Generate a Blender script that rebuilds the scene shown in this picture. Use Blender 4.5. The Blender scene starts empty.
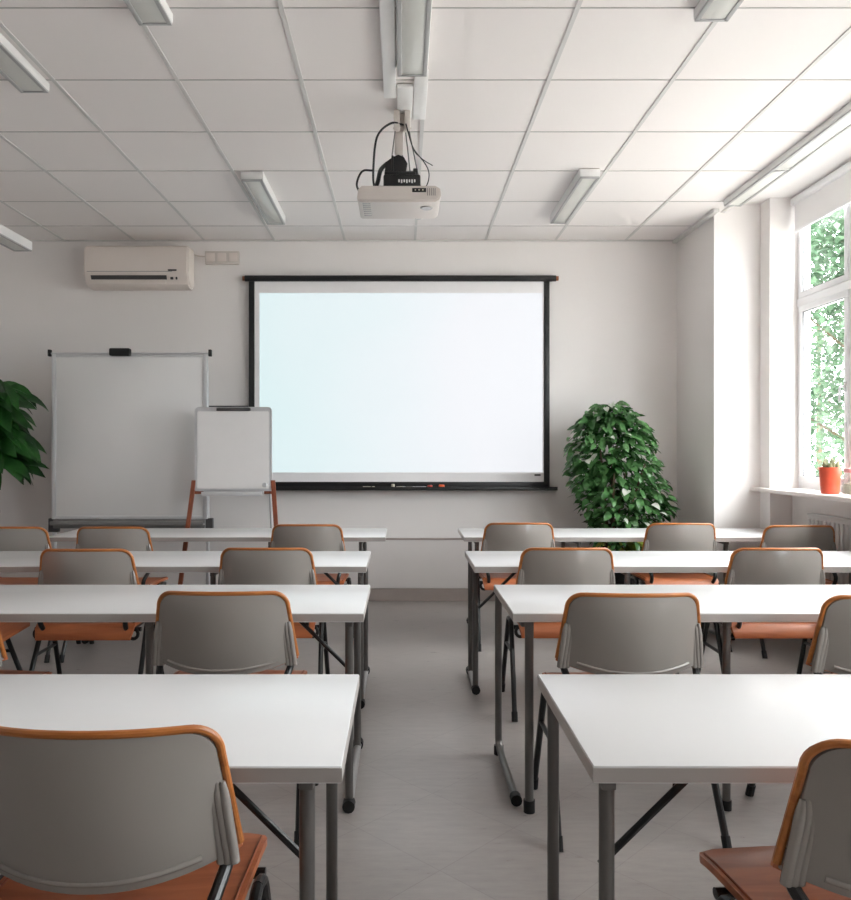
import bpy, bmesh, math, random
from mathutils import Vector, Matrix

random.seed(7)
scene = bpy.context.scene
COL = scene.collection
PI = math.pi

# ------------------------------------------------------------------ measures
F_PX, VX, VY, CAM_H = 770.0, 402.0, 450.0, 1.34
CEIL = 3.2
BACK_Y = 6.83
EXPO = 0.0


def px(x, d):
    """world X of photo column x at distance d"""
    return (x - VX) / F_PX * d


def pz(y, d):
    return CAM_H - (y - VY) / F_PX * d


# ------------------------------------------------------------------ materials
def srgb(r, g, b):
    def f(c):
        c /= 255.0
        return c / 12.92 if c <= 0.04045 else ((c + 0.055) / 1.055) ** 2.4
    return (f(r), f(g), f(b))


def mat(name, col, rough=0.5, metal=0.0, var=0.04, scale=8.0, bump=0.0, coat=0.0, spec=0.5, bscale=None):
    m = bpy.data.materials.new(name)
    m.use_nodes = True
    nt = m.node_tree
    b = nt.nodes['Principled BSDF']
    b.inputs['Roughness'].default_value = rough
    b.inputs['Metallic'].default_value = metal
    b.inputs['Specular IOR Level'].default_value = spec
    if coat:
        b.inputs['Coat Weight'].default_value = coat
        b.inputs['Coat Roughness'].default_value = 0.25
    tc = nt.nodes.new('ShaderNodeTexCoord')
    no = nt.nodes.new('ShaderNodeTexNoise')
    no.inputs['Scale'].default_value = scale
    no.inputs['Detail'].default_value = 4
    nt.links.new(tc.outputs['Object'], no.inputs['Vector'])
    ra = nt.nodes.new('ShaderNodeValToRGB')
    ra.color_ramp.elements[0].position = 0.3
    ra.color_ramp.elements[1].position = 0.7
    ra.color_ramp.elements[0].color = (*[max(0, c * (1 - var)) for c in col], 1)
    ra.color_ramp.elements[1].color = (*[min(1, c * (1 + var)) for c in col], 1)
    nt.links.new(no.outputs['Fac'], ra.inputs['Fac'])
    nt.links.new(ra.outputs['Color'], b.inputs['Base Color'])
    if bump:
        n2 = nt.nodes.new('ShaderNodeTexNoise')
        n2.inputs['Scale'].default_value = bscale or scale * 12
        n2.inputs['Detail'].default_value = 3
        nt.links.new(tc.outputs['Object'], n2.inputs['Vector'])
        bp = nt.nodes.new('ShaderNodeBump')
        bp.inputs['Strength'].default_value = bump
        bp.inputs['Distance'].default_value = 0.002
        nt.links.new(n2.outputs['Fac'], bp.inputs['Height'])
        nt.links.new(bp.outputs['Normal'], b.inputs['Normal'])
    return m


def wood(name, c1, c2, rough=0.4, stretch=(1, 14, 14), scale=3.0):
    m = mat(name, c1, rough)
    nt = m.node_tree
    b = nt.nodes['Principled BSDF']
    tc = nt.nodes.new('ShaderNodeTexCoord')
    mp = nt.nodes.new('ShaderNodeMapping')
    mp.inputs['Scale'].default_value = stretch
    no = nt.nodes.new('ShaderNodeTexNoise')
    no.inputs['Scale'].default_value = scale
    no.inputs['Detail'].default_value = 6
    no.inputs['Distortion'].default_value = 0.8
    ra = nt.nodes.new('ShaderNodeValToRGB')
    ra.color_ramp.elements[0].position = 0.35
    ra.color_ramp.elements[1].position = 0.65
    ra.color_ramp.elements[0].color = (*c1, 1)
    ra.color_ramp.elements[1].color = (*c2, 1)
    nt.links.new(tc.outputs['Object'], mp.inputs['Vector'])
    nt.links.new(mp.outputs['Vector'], no.inputs['Vector'])
    nt.links.new(no.outputs['Fac'], ra.inputs['Fac'])
    nt.links.new(ra.outputs['Color'], b.inputs['Base Color'])
    return m


def floor_mat():
    m = mat('floor_vinyl', (0.3, 0.28, 0.27), 0.4)
    nt = m.node_tree
    b = nt.nodes['Principled BSDF']
    tc = nt.nodes.new('ShaderNodeTexCoord')
    mp = nt.nodes.new('ShaderNodeMapping')
    mp.inputs['Rotation'].default_value = (0, 0, math.radians(45))
    mp.inputs['Location'].default_value = (0.09, 0.13, 0)
    br = nt.nodes.new('ShaderNodeTexBrick')
    br.offset = 0.0
    br.inputs['Scale'].default_value = 1.0
    br.inputs['Brick Width'].default_value = 0.39
    br.inputs['Row Height'].default_value = 0.39
    br.inputs['Mortar Size'].default_value = 0.0016
    br.inputs['Mortar Smooth'].default_value = 0.4
    c = srgb(160, 154, 151)
    br.inputs['Color1'].default_value = (*[v * 1.03 for v in c], 1)
    br.inputs['Color2'].default_value = (*[v * 0.97 for v in c], 1)
    br.inputs['Mortar'].default_value = (*[v * 0.80 for v in c], 1)
    nt.links.new(tc.outputs['Object'], mp.inputs['Vector'])
    nt.links.new(mp.outputs['Vector'], br.inputs['Vector'])
    mp2 = nt.nodes.new('ShaderNodeMapping')
    mp2.inputs['Scale'].default_value = (5, 22, 1)
    nt.links.new(tc.outputs['Object'], mp2.inputs['Vector'])
    no = nt.nodes.new('ShaderNodeTexNoise')
    no.inputs['Scale'].default_value = 1.6
    no.inputs['Detail'].default_value = 8
    no.inputs['Roughness'].default_value = 0.7
    nt.links.new(mp2.outputs['Vector'], no.inputs['Vector'])
    mr = nt.nodes.new('ShaderNodeMapRange')
    mr.inputs['From Min'].default_value = 0.25
    mr.inputs['From Max'].default_value = 0.75
    mr.inputs['To Min'].default_value = 0.86
    mr.inputs['To Max'].default_value = 1.12
    nt.links.new(no.outputs['Fac'], mr.inputs['Value'])
    mx = nt.nodes.new('ShaderNodeVectorMath')
    mx.operation = 'SCALE'
    nt.links.new(br.outputs['Color'], mx.inputs[0])
    nt.links.new(mr.outputs['Result'], mx.inputs['Scale'])
    nt.links.new(mx.outputs['Vector'], b.inputs['Base Color'])
    mr2 = nt.nodes.new('ShaderNodeMapRange')
    mr2.inputs['To Min'].default_value = 0.2
    mr2.inputs['To Max'].default_value = 0.42
    nt.links.new(no.outputs['Fac'], mr2.inputs['Value'])
    nt.links.new(mr2.outputs['Result'], b.inputs['Roughness'])
    return m


def leaf_mat(name, c1, c2, rough=0.38, trans=0.15, scale=7.0):
    m = bpy.data.materials.new(name)
    m.use_nodes = True
    nt = m.node_tree
    b = nt.nodes['Principled BSDF']
    b.inputs['Roughness'].default_value = rough
    tc = nt.nodes.new('ShaderNodeTexCoord')
    no = nt.nodes.new('ShaderNodeTexNoise')
    no.inputs['Scale'].default_value = scale
    no.inputs['Detail'].default_value = 3
    ra = nt.nodes.new('ShaderNodeValToRGB')
    ra.color_ramp.elements[0].position = 0.35
    ra.color_ramp.elements[1].position = 0.68
    ra.color_ramp.elements[0].color = (*c1, 1)
    ra.color_ramp.elements[1].color = (*c2, 1)
    nt.links.new(tc.outputs['Object'], no.inputs['Vector'])
    nt.links.new(no.outputs['Fac'], ra.inputs['Fac'])
    nt.links.new(ra.outputs['Color'], b.inputs['Base Color'])
    out = nt.nodes['Material Output']
    tr = nt.nodes.new('ShaderNodeBsdfTranslucent')
    nt.links.new(ra.outputs['Color'], tr.inputs['Color'])
    mix = nt.nodes.new('ShaderNodeMixShader')
    mix.inputs['Fac'].default_value = trans
    nt.links.new(b.outputs['BSDF'], mix.inputs[1])
    nt.links.new(tr.outputs['BSDF'], mix.inputs[2])
    nt.links.new(mix.outputs['Shader'], out.inputs['Surface'])
    return m


def glass_mat(name, tint=(1, 1, 1), refl=0.08):
    m = bpy.data.materials.new(name)
    m.use_nodes = True
    nt = m.node_tree
    nt.nodes.remove(nt.nodes['Principled BSDF'])
    out = nt.nodes['Material Output']
    t = nt.nodes.new('ShaderNodeBsdfTransparent')
    t.inputs['Color'].default_value = (*tint, 1)
    g = nt.nodes.new('ShaderNodeBsdfGlossy')
    g.inputs['Roughness'].default_value = 0.02
    mix = nt.nodes.new('ShaderNodeMixShader')
    mix.inputs['Fac'].default_value = refl * .5
    nt.links.new(t.outputs['BSDF'], mix.inputs[1])
    nt.links.new(g.outputs['BSDF'], mix.inputs[2])
    nt.links.new(mix.outputs['Shader'], out.inputs['Surface'])
    return m


def screen_mat():
    m = bpy.data.materials.new('projected_picture')
    m.use_nodes = True
    nt = m.node_tree
    b = nt.nodes['Principled BSDF']
    b.inputs['Base Color'].default_value = (0.12, 0.12, 0.12, 1)
    b.inputs['Roughness'].default_value = 0.9
    b.inputs['Specular IOR Level'].default_value = 0.1
    tc = nt.nodes.new('ShaderNodeTexCoord')
    sp = nt.nodes.new('ShaderNodeSeparateXYZ')
    no = nt.nodes.new('ShaderNodeTexNoise')
    no.inputs['Scale'].default_value = 0.9
    no.inputs['Detail'].default_value = 1
    nt.links.new(tc.outputs['Object'], no.inputs['Vector'])
    nt.links.new(tc.outputs['Object'], sp.inputs['Vector'])
    mr = nt.nodes.new('ShaderNodeMapRange')
    mr.inputs['From Min'].default_value = -1.25
    mr.inputs['From Max'].default_value = 1.25
    nt.links.new(sp.outputs['X'], mr.inputs['Value'])
    ad = nt.nodes.new('ShaderNodeMath')
    ad.operation = 'MULTIPLY_ADD'
    ad.inputs[1].default_value = 0.5
    nt.links.new(no.outputs['Fac'], ad.inputs[0])
    nt.links.new(mr.outputs['Result'], ad.inputs[2])
    ra = nt.nodes.new('ShaderNodeValToRGB')
    ra.color_ramp.elements[0].position = 0.2
    ra.color_ramp.elements[1].position = 1.2
    ra.color_ramp.elements[0].color = (*srgb(222, 244, 246), 1)
    ra.color_ramp.elements[1].color = (*srgb(244, 246, 251), 1)
    nt.links.new(ad.outputs['Value'], ra.inputs['Fac'])
    nt.links.new(ra.outputs['Color'], b.inputs['Emission Color'])
    b.inputs['Emission Strength'].default_value = 0.91
    return m


M = {}
M['wall'] = mat('wall_paint', srgb(230, 226, 224), 0.75, var=0.012, scale=1.5, bump=0.12, bscale=160, spec=0.3)
M['ceiling'] = mat('ceiling_tile', srgb(233, 228, 226), 0.85, var=0.012, scale=1.2, bump=0.2, bscale=240, spec=0.2)
M['grid_long'] = mat('grid_bar', srgb(204, 202, 200), 0.5, var=0.01)
M['grid_cross'] = mat('grid_cross_bar', srgb(188, 184, 182), 0.6, var=0.01)
M['plaster'] = mat('soffit_plaster', srgb(232, 229, 227), 0.8, var=0.01)
M['floor'] = floor_mat()
M['skirting'] = mat('skirting_vinyl', srgb(160, 149, 144), 0.5, var=0.05, scale=5)
M['dado'] = mat('dado_panel', srgb(214, 209, 207), 0.5, var=0.01)
M['table'] = mat('white_laminate', srgb(226, 226, 227), 0.26, var=0.008, scale=3, spec=0.5)
M['band'] = mat('table_edge_band', srgb(168, 162, 158), 0.4, var=0.02)
M['steel'] = mat('grey_painted_steel', srgb(112, 110, 108), 0.32, 0.7, var=0.05)
M['steel_light'] = mat('light_grey_steel', srgb(176, 176, 176), 0.35, 0.5, var=0.04)
M['black'] = mat('black_enamel', srgb(24, 24, 25), 0.32, var=0.08)
M['rubber'] = mat('black_rubber', srgb(16, 16, 17), 0.6, var=0.08)
M['shell'] = mat('grey_plastic_shell', srgb(147, 141, 136), 0.2, var=0.02, scale=4, spec=0.8, bump=0.03, bscale=400)
M['rim'] = wood('edge_ply', srgb(166, 98, 46), srgb(186, 116, 58), 0.35)
M['seat'] = wood('seat_ply', srgb(158, 86, 50), srgb(182, 106, 66), 0.36, stretch=(2, 16, 16), scale=1.6)
M['welt'] = mat('seat_welt', srgb(140, 70, 36), 0.45)
M['white_paint'] = mat('white_enamel', srgb(228, 227, 226), 0.35, var=0.01)
M['frame_white'] = mat('window_pvc', srgb(236, 236, 238), 0.3, var=0.008)
M['gasket'] = mat('window_gasket', srgb(95, 95, 98), 0.6)
M['lamp_body'] = mat('lamp_housing', srgb(168, 168, 168), 0.45, var=0.02)
M['lamp_side'] = mat('lamp_side_white', srgb(226, 225, 224), 0.4, var=0.01)
M['diffuser'] = mat('lamp_diffuser', srgb(208, 208, 203), 0.3, var=0.02, scale=3)
M['screen_black'] = mat('screen_black', srgb(22, 22, 24), 0.45, var=0.05)
M['screen_fabric'] = mat('screen_fabric', srgb(242, 240, 241), 0.9, var=0.01)
M['picture'] = screen_mat()
M['copper'] = mat('copper_cap', srgb(150, 92, 62), 0.4, 0.4)
M['board'] = mat('whiteboard_enamel', srgb(226, 225, 224), 0.22, var=0.012, scale=2)
M['alu'] = mat('brushed_aluminium', srgb(206, 206, 208), 0.35, 0.35, var=0.03)
M['dark_grey'] = mat('dark_grey_plastic', srgb(70, 68, 68), 0.5, var=0.05)
M['mid_grey'] = mat('mid_grey_plastic', srgb(120, 118, 117), 0.5, var=0.05)
M['easel_wood'] = wood('easel_wood', srgb(122, 62, 40), srgb(150, 82, 54), 0.45, stretch=(14, 14, 1.5))
M['paper'] = mat('flipchart_paper', srgb(230, 228, 227), 0.6, var=0.01)
M['ac'] = mat('ac_plastic', srgb(220, 210, 203), 0.4, var=0.01)
M['switch'] = mat('switch_plastic', srgb(206, 198, 191), 0.4, var=0.01)
M['cable'] = mat('black_cable', srgb(26, 26, 28), 0.5)
M['projector'] = mat('projector_plastic', srgb(206, 197, 191), 0.4, var=0.01)
M['lens'] = mat('lens_grey', srgb(180, 176, 172), 0.15, coat=0.6)
M['red_pot'] = mat('red_ceramic', srgb(206, 78, 48), 0.35, var=0.08, scale=18)
M['orange_pot'] = mat('orange_ceramic', srgb(222, 116, 44), 0.4, var=0.05)
M['dark_pot'] = mat('dark_planter', srgb(40, 42, 38), 0.6)
M['soil'] = mat('soil', srgb(52, 40, 32), 0.9, var=0.3, scale=40, bump=0.5)
M['bark'] = mat('bark', srgb(88, 72, 52), 0.8, var=0.2, scale=30, bump=0.4)
M['stem'] = mat('green_stem', srgb(64, 98, 48), 0.5, var=0.15)
M['leaf'] = leaf_mat('leaf_green', srgb(38, 74, 36), srgb(94, 138, 84), 0.26)
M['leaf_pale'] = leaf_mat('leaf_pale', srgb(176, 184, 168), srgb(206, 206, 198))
M['leaf_low'] = leaf_mat('leaf_yellow_green', srgb(104, 128, 36), srgb(160, 160, 70))
M['leaf_dark'] = leaf_mat('leaf_dark_green', srgb(20, 58, 22), srgb(44, 100, 36), 0.35, scale=5)
M['cactus'] = leaf_mat('cactus_green', srgb(130, 130, 96), srgb(170, 158, 126), 0.6)
M['tree_leaf'] = leaf_mat('tree_leaf', srgb(46, 74, 50), srgb(84, 112, 84), 0.6, 0.2, scale=1.5)
M['tree_leaf2'] = leaf_mat('tree_leaf_fresh', srgb(54, 86, 58), srgb(98, 126, 96), 0.6, 0.2, scale=1.5)
M['bounce_ground'] = mat('pale_bounce_ground', srgb(176, 173, 168), 0.9, var=0.06, scale=3)  # pale grey surface added outside to bounce neutral daylight onto the ceiling
M['blind'] = mat('blind_fabric', srgb(240, 238, 238), 0.85, var=0.006)
M['glass'] = glass_mat('window_glass', (0.97, 0.985, 0.98))
M['jar_glass'] = glass_mat('jar_glass', (0.93, 0.93, 0.93), 0.1)
M['red'] = mat('red_plastic', srgb(200, 50, 36), 0.35)
M['orange'] = mat('orange_plastic', srgb(226, 92, 44), 0.35)
M['cream'] = mat('cream_plastic', srgb(206, 198, 180), 0.4)
M['pink'] = mat('pink_lid', srgb(222, 150, 150), 0.4)
M['radiator'] = mat('radiator_enamel', srgb(206, 203, 202), 0.4, var=0.01)
M['sill'] = mat('sill_white', srgb(226, 218, 214), 0.35, var=0.012)


# ------------------------------------------------------------------ mesh helpers
def nb():
    return bmesh.new()


def box(bm, x0, x1, y0, y1, z0, z1, bev=0.0, seg=2):
    r = bmesh.ops.create_cube(bm, size=1.0)
    vs = r['verts']
    for v in vs:
        v.co = Vector((x0 + (v.co.x + .5) * (x1 - x0), y0 + (v.co.y + .5) * (y1 - y0), z0 + (v.co.z + .5) * (z1 - z0)))
    if bev > 0:
        es = list({e for v in vs for e in v.link_edges})
        bmesh.ops.bevel(bm, geom=es, offset=bev, segments=seg, affect='EDGES', profile=0.5)
    return bm


def tube(bm, pts, r, n=10, closed=False, caps=True):
    pts = [Vector(p) for p in pts]
    N = len(pts)
    rad = r if isinstance(r, (list, tuple)) else [r] * N
    tang = []
    for i in range(N):
        a = pts[i - 1] if (i > 0 or closed) else pts[i]
        b = pts[(i + 1) % N] if (i < N - 1 or closed) else pts[i]
        tang.append((b - a).normalized())
    ref = Vector((0, 0, 1)) if abs(tang[0].z) < 0.9 else Vector((1, 0, 0))
    nrm = (ref - tang[0] * ref.dot(tang[0])).normalized()
    rings = []
    for i in range(N):
        nrm = (nrm - tang[i] * nrm.dot(tang[i]))
        nrm.normalize()
        bi = tang[i].cross(nrm)
        rings.append([bm.verts.new(pts[i] + (nrm * math.cos(2 * PI * k / n) + bi * math.sin(2 * PI * k / n)) * rad[i]) for k in range(n)])
    m = N if closed else N - 1
    for i in range(m):
        a, b = rings[i], rings[(i + 1) % N]
        for k in range(n):
            bm.faces.new((a[k], a[(k + 1) % n], b[(k + 1) % n], b[k]))
    if caps and not closed:
        bm.faces.new(list(reversed(rings[0])))
        bm.faces.new(rings[-1])
    return bm


def smooth_path(pts, steps=6):
    """Catmull-Rom through pts"""
    P = [Vector(p) for p in pts]
    P = [P[0] * 2 - P[1]] + P + [P[-1] * 2 - P[-2]]
    out = []
    for i in range(1, len(P) - 2):
        p0, p1, p2, p3 = P[i - 1], P[i], P[i + 1], P[i + 2]
        for s in range(steps):
            t = s / steps
            out.append(0.5 * ((2 * p1) + (p2 - p0) * t + (2 * p0 - 5 * p1 + 4 * p2 - p3) * t * t + (3 * p1 - p0 - 3 * p2 + p3) * t ** 3))
    out.append(P[-2])
    return out


def fillet(pts, rad, steps=5):
    """polyline with rounded corners"""
    P = [Vector(p) for p in pts]
    out = [P[0]]
    for i in range(1, len(P) - 1):
        a, b, c = P[i - 1], P[i], P[i + 1]
        d1 = (a - b)
        d2 = (c - b)
        r = min(rad, d1.length * 0.48, d2.length * 0.48)
        s, e = b + d1.normalized() * r, b + d2.normalized() * r
        for k in range(steps + 1):
            t = k / steps
            out.append(s * (1 - t) ** 2 + b * 2 * t * (1 - t) + e * t * t)
    out.append(P[-1])
    return out


def lathe(bm, prof, c=(0, 0, 0), n=32):
    c = Vector(c)
    rings = []
    for (r, z) in prof:
        if r < 1e-5:
            rings.append([bm.verts.new(c + Vector((0, 0, z)))])
        else:
            rings.append([bm.verts.new(c + Vector((r * math.cos(2 * PI * k / n), r * math.sin(2 * PI * k / n), z))) for k in range(n)])
    for a, b in zip(rings, rings[1:]):
        for k in range(n):
            k2 = (k + 1) % n
            if len(a) == 1 and len(b) == 1:
                continue
            if len(a) == 1:
                bm.faces.new((a[0], b[k2], b[k]))
            elif len(b) == 1:
                bm.faces.new((a[k], a[k2], b[0]))
            else:
                bm.faces.new((a[k], a[k2], b[k2], b[k]))
    return bm


def prism(bm, poly, axis, a, b):
    """extrude 2D polygon along axis ('x','y','z') from a to b"""
    def v(p, t):
        if axis == 'x':
            return Vector((t, p[0], p[1]))
        if axis == 'y':
            return Vector((p[0], t, p[1]))
        return Vector((p[0], p[1], t))
    A = [bm.verts.new(v(p, a)) for p in poly]
    B = [bm.verts.new(v(p, b)) for p in poly]
    n = len(poly)
    for i in range(n):
        bm.faces.new((A[i], A[(i + 1) % n], B[(i + 1) % n], B[i]))
    bm.faces.new(list(reversed(A)))
    bm.faces.new(B)
    return bm


def solid_grid(bm, f, nu, nv, thick):
    """closed slab from f(u,v)->Vector, thick(u,v)->offset Vector"""
    A = [[bm.verts.new(f(i / nu, j / nv)) for j in range(nv + 1)] for i in range(nu + 1)]
    B = [[bm.verts.new(f(i / nu, j / nv) + thick(i / nu, j / nv)) for j in range(nv + 1)] for i in range(nu + 1)]
    for i in range(nu):
        for j in range(nv):
            bm.faces.new((A[i][j], A[i + 1][j], A[i + 1][j + 1], A[i][j + 1]))
            bm.faces.new((B[i][j], B[i][j + 1], B[i + 1][j + 1], B[i + 1][j]))
    for i in range(nu):
        bm.faces.new((A[i][0], B[i][0], B[i + 1][0], A[i + 1][0]))
        bm.faces.new((A[i][nv], A[i + 1][nv], B[i + 1][nv], B[i][nv]))
    for j in range(nv):
        bm.faces.new((A[0][j], A[0][j + 1], B[0][j + 1], B[0][j]))
        bm.faces.new((A[nu][j], B[nu][j], B[nu][j + 1], A[nu][j + 1]))
    return bm


def leaf(bm, base, d, up, L, W, droop=0.3, fold=0.25, seg=5, notch=0.0):
    """one bent leaf blade"""
    d = Vector(d).normalized()
    up = Vector(up)
    side = d.cross(up)
    if side.length < 1e-4:
        side = d.cross(Vector((1, 0, 0)))
    side.normalize()
    nrm = side.cross(d).normalized()
    pos = Vector(base)
    rows = []
    cur = d.copy()
    for i in range(seg + 1):
        t = i / seg
        w = W * 0.5 * (math.sin(PI * min(1, t ** 0.8)) ** 0.8 if 0 < t < 1 else 0.02)
        n2 = side.cross(cur).normalized()
        rows.append((bm.verts.new(pos + side * w + n2 * w * fold), bm.verts.new(pos), bm.verts.new(pos - side * w + n2 * w * fold)))
        cur = (cur - Vector((0, 0, 1)) * droop / seg).normalized()
        pos = pos + cur * (L / seg)
    for a, b in zip(rows, rows[1:]):
        bm.faces.new((a[0], a[1], b[1], b[0]))
        bm.faces.new((a[1], a[2], b[2], b[1]))


def obj(name, bm, material, parent=None, smooth=True, angle=35):
    bmesh.ops.recalc_face_normals(bm, faces=bm.faces)
    me = bpy.data.meshes.new(name)
    bm.to_mesh(me)
    bm.free()
    me.materials.append(material)
    if smooth:
        me.shade_smooth()
        try:
            me.set_sharp_from_angle(angle=math.radians(angle))
        except Exception:
            pass
    o = bpy.data.objects.new(name, me)
    COL.objects.link(o)
    if parent:
        o.parent = parent
    return o


def obj_leaf(name, bm, material, parent=None):
    me = bpy.data.meshes.new(name)
    bm.to_mesh(me)
    bm.free()
    me.materials.append(material)
    me.shade_smooth()
    o = bpy.data.objects.new(name, me)
    COL.objects.link(o)
    if parent:
        o.parent = parent
    return o


def tag(o, label, cat, group=None):
    o['label'] = label
    o['category'] = cat
    if group:
        o['group'] = group
    return o


def thing(name, label, cat, loc=(0, 0, 0), rz=0.0, group=None):
    o = bpy.data.objects.new(name, None)
    o.empty_display_size = 0.1
    COL.objects.link(o)
    o.location = loc
    o.rotation_euler = (0, 0, rz)
    return tag(o, label, cat, group)


def struct(name, bm, m, parent=None, smooth=False):
    o = obj(name, bm, m, parent, smooth)
    if parent is None:
        o['kind'] = 'structure'
    return o


def dup(root, loc, rz=0.0, label=None):
    r = root.copy()
    COL.objects.link(r)
    r.location = loc
    r.rotation_euler = (0, 0, rz)
    if label:
        r['label'] = label
    for ch in list(root.children):
        c = ch.copy()
        COL.objects.link(c)
        c.parent = r
        for g in list(ch.children):
            h = g.copy()
            COL.objects.link(h)
            h.parent = c
    return r


# ------------------------------------------------------------------ room shell
LEFT_X, REAR_Y = -3.9, -4.4
PIER_X, PIER_Y = 2.44, 6.02       # boxed corner pier
WALL_X, NICHE_X, OUT_X = 2.80, 2.97, 3.105
GLASS_X = 3.05
SILL_Z, HEAD_Z, SOFFIT_Z = 1.05, 3.26, 3.26
WINDOWS = [(3.06, 5.86), (-0.10, 2.30)]

b = nb()
box(b, LEFT_X - .2, OUT_X, REAR_Y - .2, BACK_Y + .2, -0.15, 0)
struct('floor', b, M['floor'])

b = nb()
box(b, LEFT_X - .2, 2.52, REAR_Y - .2, BACK_Y + .2, CEIL, CEIL + .3)
ceil_o = struct('ceiling', b, M['ceiling'])
b = nb()
x = 0.115 - 0.622 * 6
while x < 2.4:
    if x > LEFT_X:
        box(b, x - .0105, x + .0105, REAR_Y, BACK_Y, CEIL - .005, CEIL + .01)
    x += 0.622
box(b, 2.49, 2.52, REAR_Y, PIER_Y, CEIL - .006, CEIL + .01)
struct('grid_bar', b, M['grid_long'], ceil_o)
b = nb()
y = 6.388
while y > REAR_Y:
    box(b, LEFT_X, 2.5, y - .0042, y + .0042, CEIL - .003, CEIL + .01)
    y -= 0.63
struct('grid_cross_bar', b, M['grid_cross'], ceil_o)
b = nb()
box(b, 2.52, OUT_X, REAR_Y - .2, BACK_Y + .2, SOFFIT_Z, CEIL + .3)
struct('ceiling_soffit', b, M['plaster'], ceil_o)

b = nb()
box(b, LEFT_X - .2, OUT_X, BACK_Y, BACK_Y + .2, 0, CEIL + .3)
struct('wall_back', b, M['wall'])
b = nb()
box(b, LEFT_X - .2, LEFT_X, REAR_Y - .2, BACK_Y, 0, CEIL + .3)
struct('wall_left', b, M['wall'])
b = nb()
box(b, LEFT_X, OUT_X, REAR_Y - .2, REAR_Y, 0, CEIL + .3)
struct('wall_rear', b, M['wall'])

b = nb()
box(b, PIER_X, OUT_X, PIER_Y, BACK_Y, 0, CEIL + .1)               # boxed corner pier
edges_y = [PIER_Y] + [v for w in WINDOWS for v in (w[1], w[0])] + [REAR_Y]
for k in range(0, len(edges_y), 2):
    box(b, WALL_X, OUT_X, edges_y[k + 1], edges_y[k], 0, CEIL + .1)      # wall between windows
for (y0, y1) in WINDOWS:
    box(b, NICHE_X, OUT_X, y0, y1, 0, SILL_Z - .028)                 # apron below the window
    box(b, NICHE_X + .0, OUT_X, y0, y1, HEAD_Z - .02, CEIL + .1)
struct('wall_right', b, M['wall'])

b = nb()
box(b, LEFT_X, PIER_X, BACK_Y - .014, BACK_Y, 0, .116, .004)
struct('baseboard_back', b, M['skirting'])
b = nb()
box(b, LEFT_X, LEFT_X + .014, REAR_Y, BACK_Y - .014, 0, .116, .004)
struct('baseboard_left', b, M['skirting'])
b = nb()
box(b, PIER_X - .014, PIER_X, PIER_Y, BACK_Y - .014, 0, .116, .004)
struct('baseboard_right', b, M['skirting'])
b = nb()
box(b, LEFT_X, PIER_X, BACK_Y - .022, BACK_Y, .116, .545, .005)
struct('trim_1', b, M['dado'])                                    # dado panel along the back wall
b = nb()
box(b, LEFT_X, PIER_X, BACK_Y - .03, BACK_Y, .545, .562, .003)
struct('trim_4', b, M['skirting'])                                # grey capping of the dado panel
b = nb()
box(b, PIER_X - .045, PIER_X, PIER_Y - .1, BACK_Y, CEIL - .03, CEIL, .006)
struct('trim_2', b, M['grid_long'])                               # perimeter trim at the pier
b = nb()
box(b, LEFT_X, PIER_X, BACK_Y - .018, BACK_Y, CEIL - .012, CEIL, .003)
struct('trim_3', b, M['grid_long'])


def make_window(n, y0, y1):
    w = bpy.data.objects.new('window_%d' % n, None)
    COL.objects.link(w)
    w['kind'] = 'structure'
    w.location = (GLASS_X, (y0 + y1) / 2, SILL_Z)
    H = HEAD_Z - SILL_Z - .02
    half = (y1 - y0) / 2
    X0, X1 = -.035, .035
    b = nb()
    t = .05
    box(b, X0, X1, -half, half, 0, t, .004)
    box(b, X0, X1, -half, half, H - t, H, .004)
    sec = 4
    sw = (y1 - y0) / sec
    for k in range(sec + 1):
        yy = -half + k * sw
        a, c = max(-half, yy - t / 2 - .006), min(half, yy + t / 2 + .006)
        box(b, X0, X1, a, c, t, H - t, .004)
    TR = 2.455 - SILL_Z
    box(b, X0 - .008, X1, -half, half, TR - .03, TR + .03, .004)
    obj('window_frame', b, M['frame_white'], w)
    for k in range(sec):
        ya, yb = -half + k * sw + .028, -half + (k + 1) * sw - .028
        for (za, zb) in ((t, TR - .03), (TR + .03, H - t)):
            b = nb()
            s = .045
            box(b, X0 - .012, X1 - .02, ya, yb, za, za + s, .004)
            box(b, X0 - .012, X1 - .02, ya, yb, zb - s, zb, .004)
            box(b, X0 - .012, X1 - .02, ya, ya + s, za + s, zb - s, .004)
            box(b, X0 - .012, X1 - .02, yb - s, yb, za + s, zb - s, .004)
            so = obj('sash', b, M['frame_white'], w)
            b = nb()
            g = .006
            for (p, q, r, u) in ((ya + s, yb - s, za + s, za + s + g), (ya + s, yb - s, zb - s - g, zb - s),
                                 (ya + s, ya + s + g, za + s, zb - s), (yb - s - g, yb - s, za + s, zb - s)):
                box(b, X0 - .004, X0 + .004, p, q, r, u)
            obj('gasket', b, M['gasket'], so)
            b = nb()
            box(b, -.004, .0, ya + s - .005, yb - s + .005, za + s - .005, zb - s + .005)
            obj('pane', b, M['glass'], so, smooth=False)
        b = nb()
        hy = ya + .022
        hz = 1.77 - SILL_Z
        box(b, X0 - .02, X0 - .01, hy - .014, hy + .014, hz - .035, hz + .035, .004)
        tube(b, fillet([(X0 - .015, hy, hz), (X0 - .055, hy, hz), (X0 - .055, hy, hz - .11)], .015), .008, 8)
        obj('window_handle', b, M['alu'], w)
    # interior sill board
    b = nb()
    box(b, -.305, -.03, -half - .14 if n == 1 else -half + .0, half + (.155 if n == 1 else 0), -.04, 0, .008)
    return w, b, half


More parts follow.
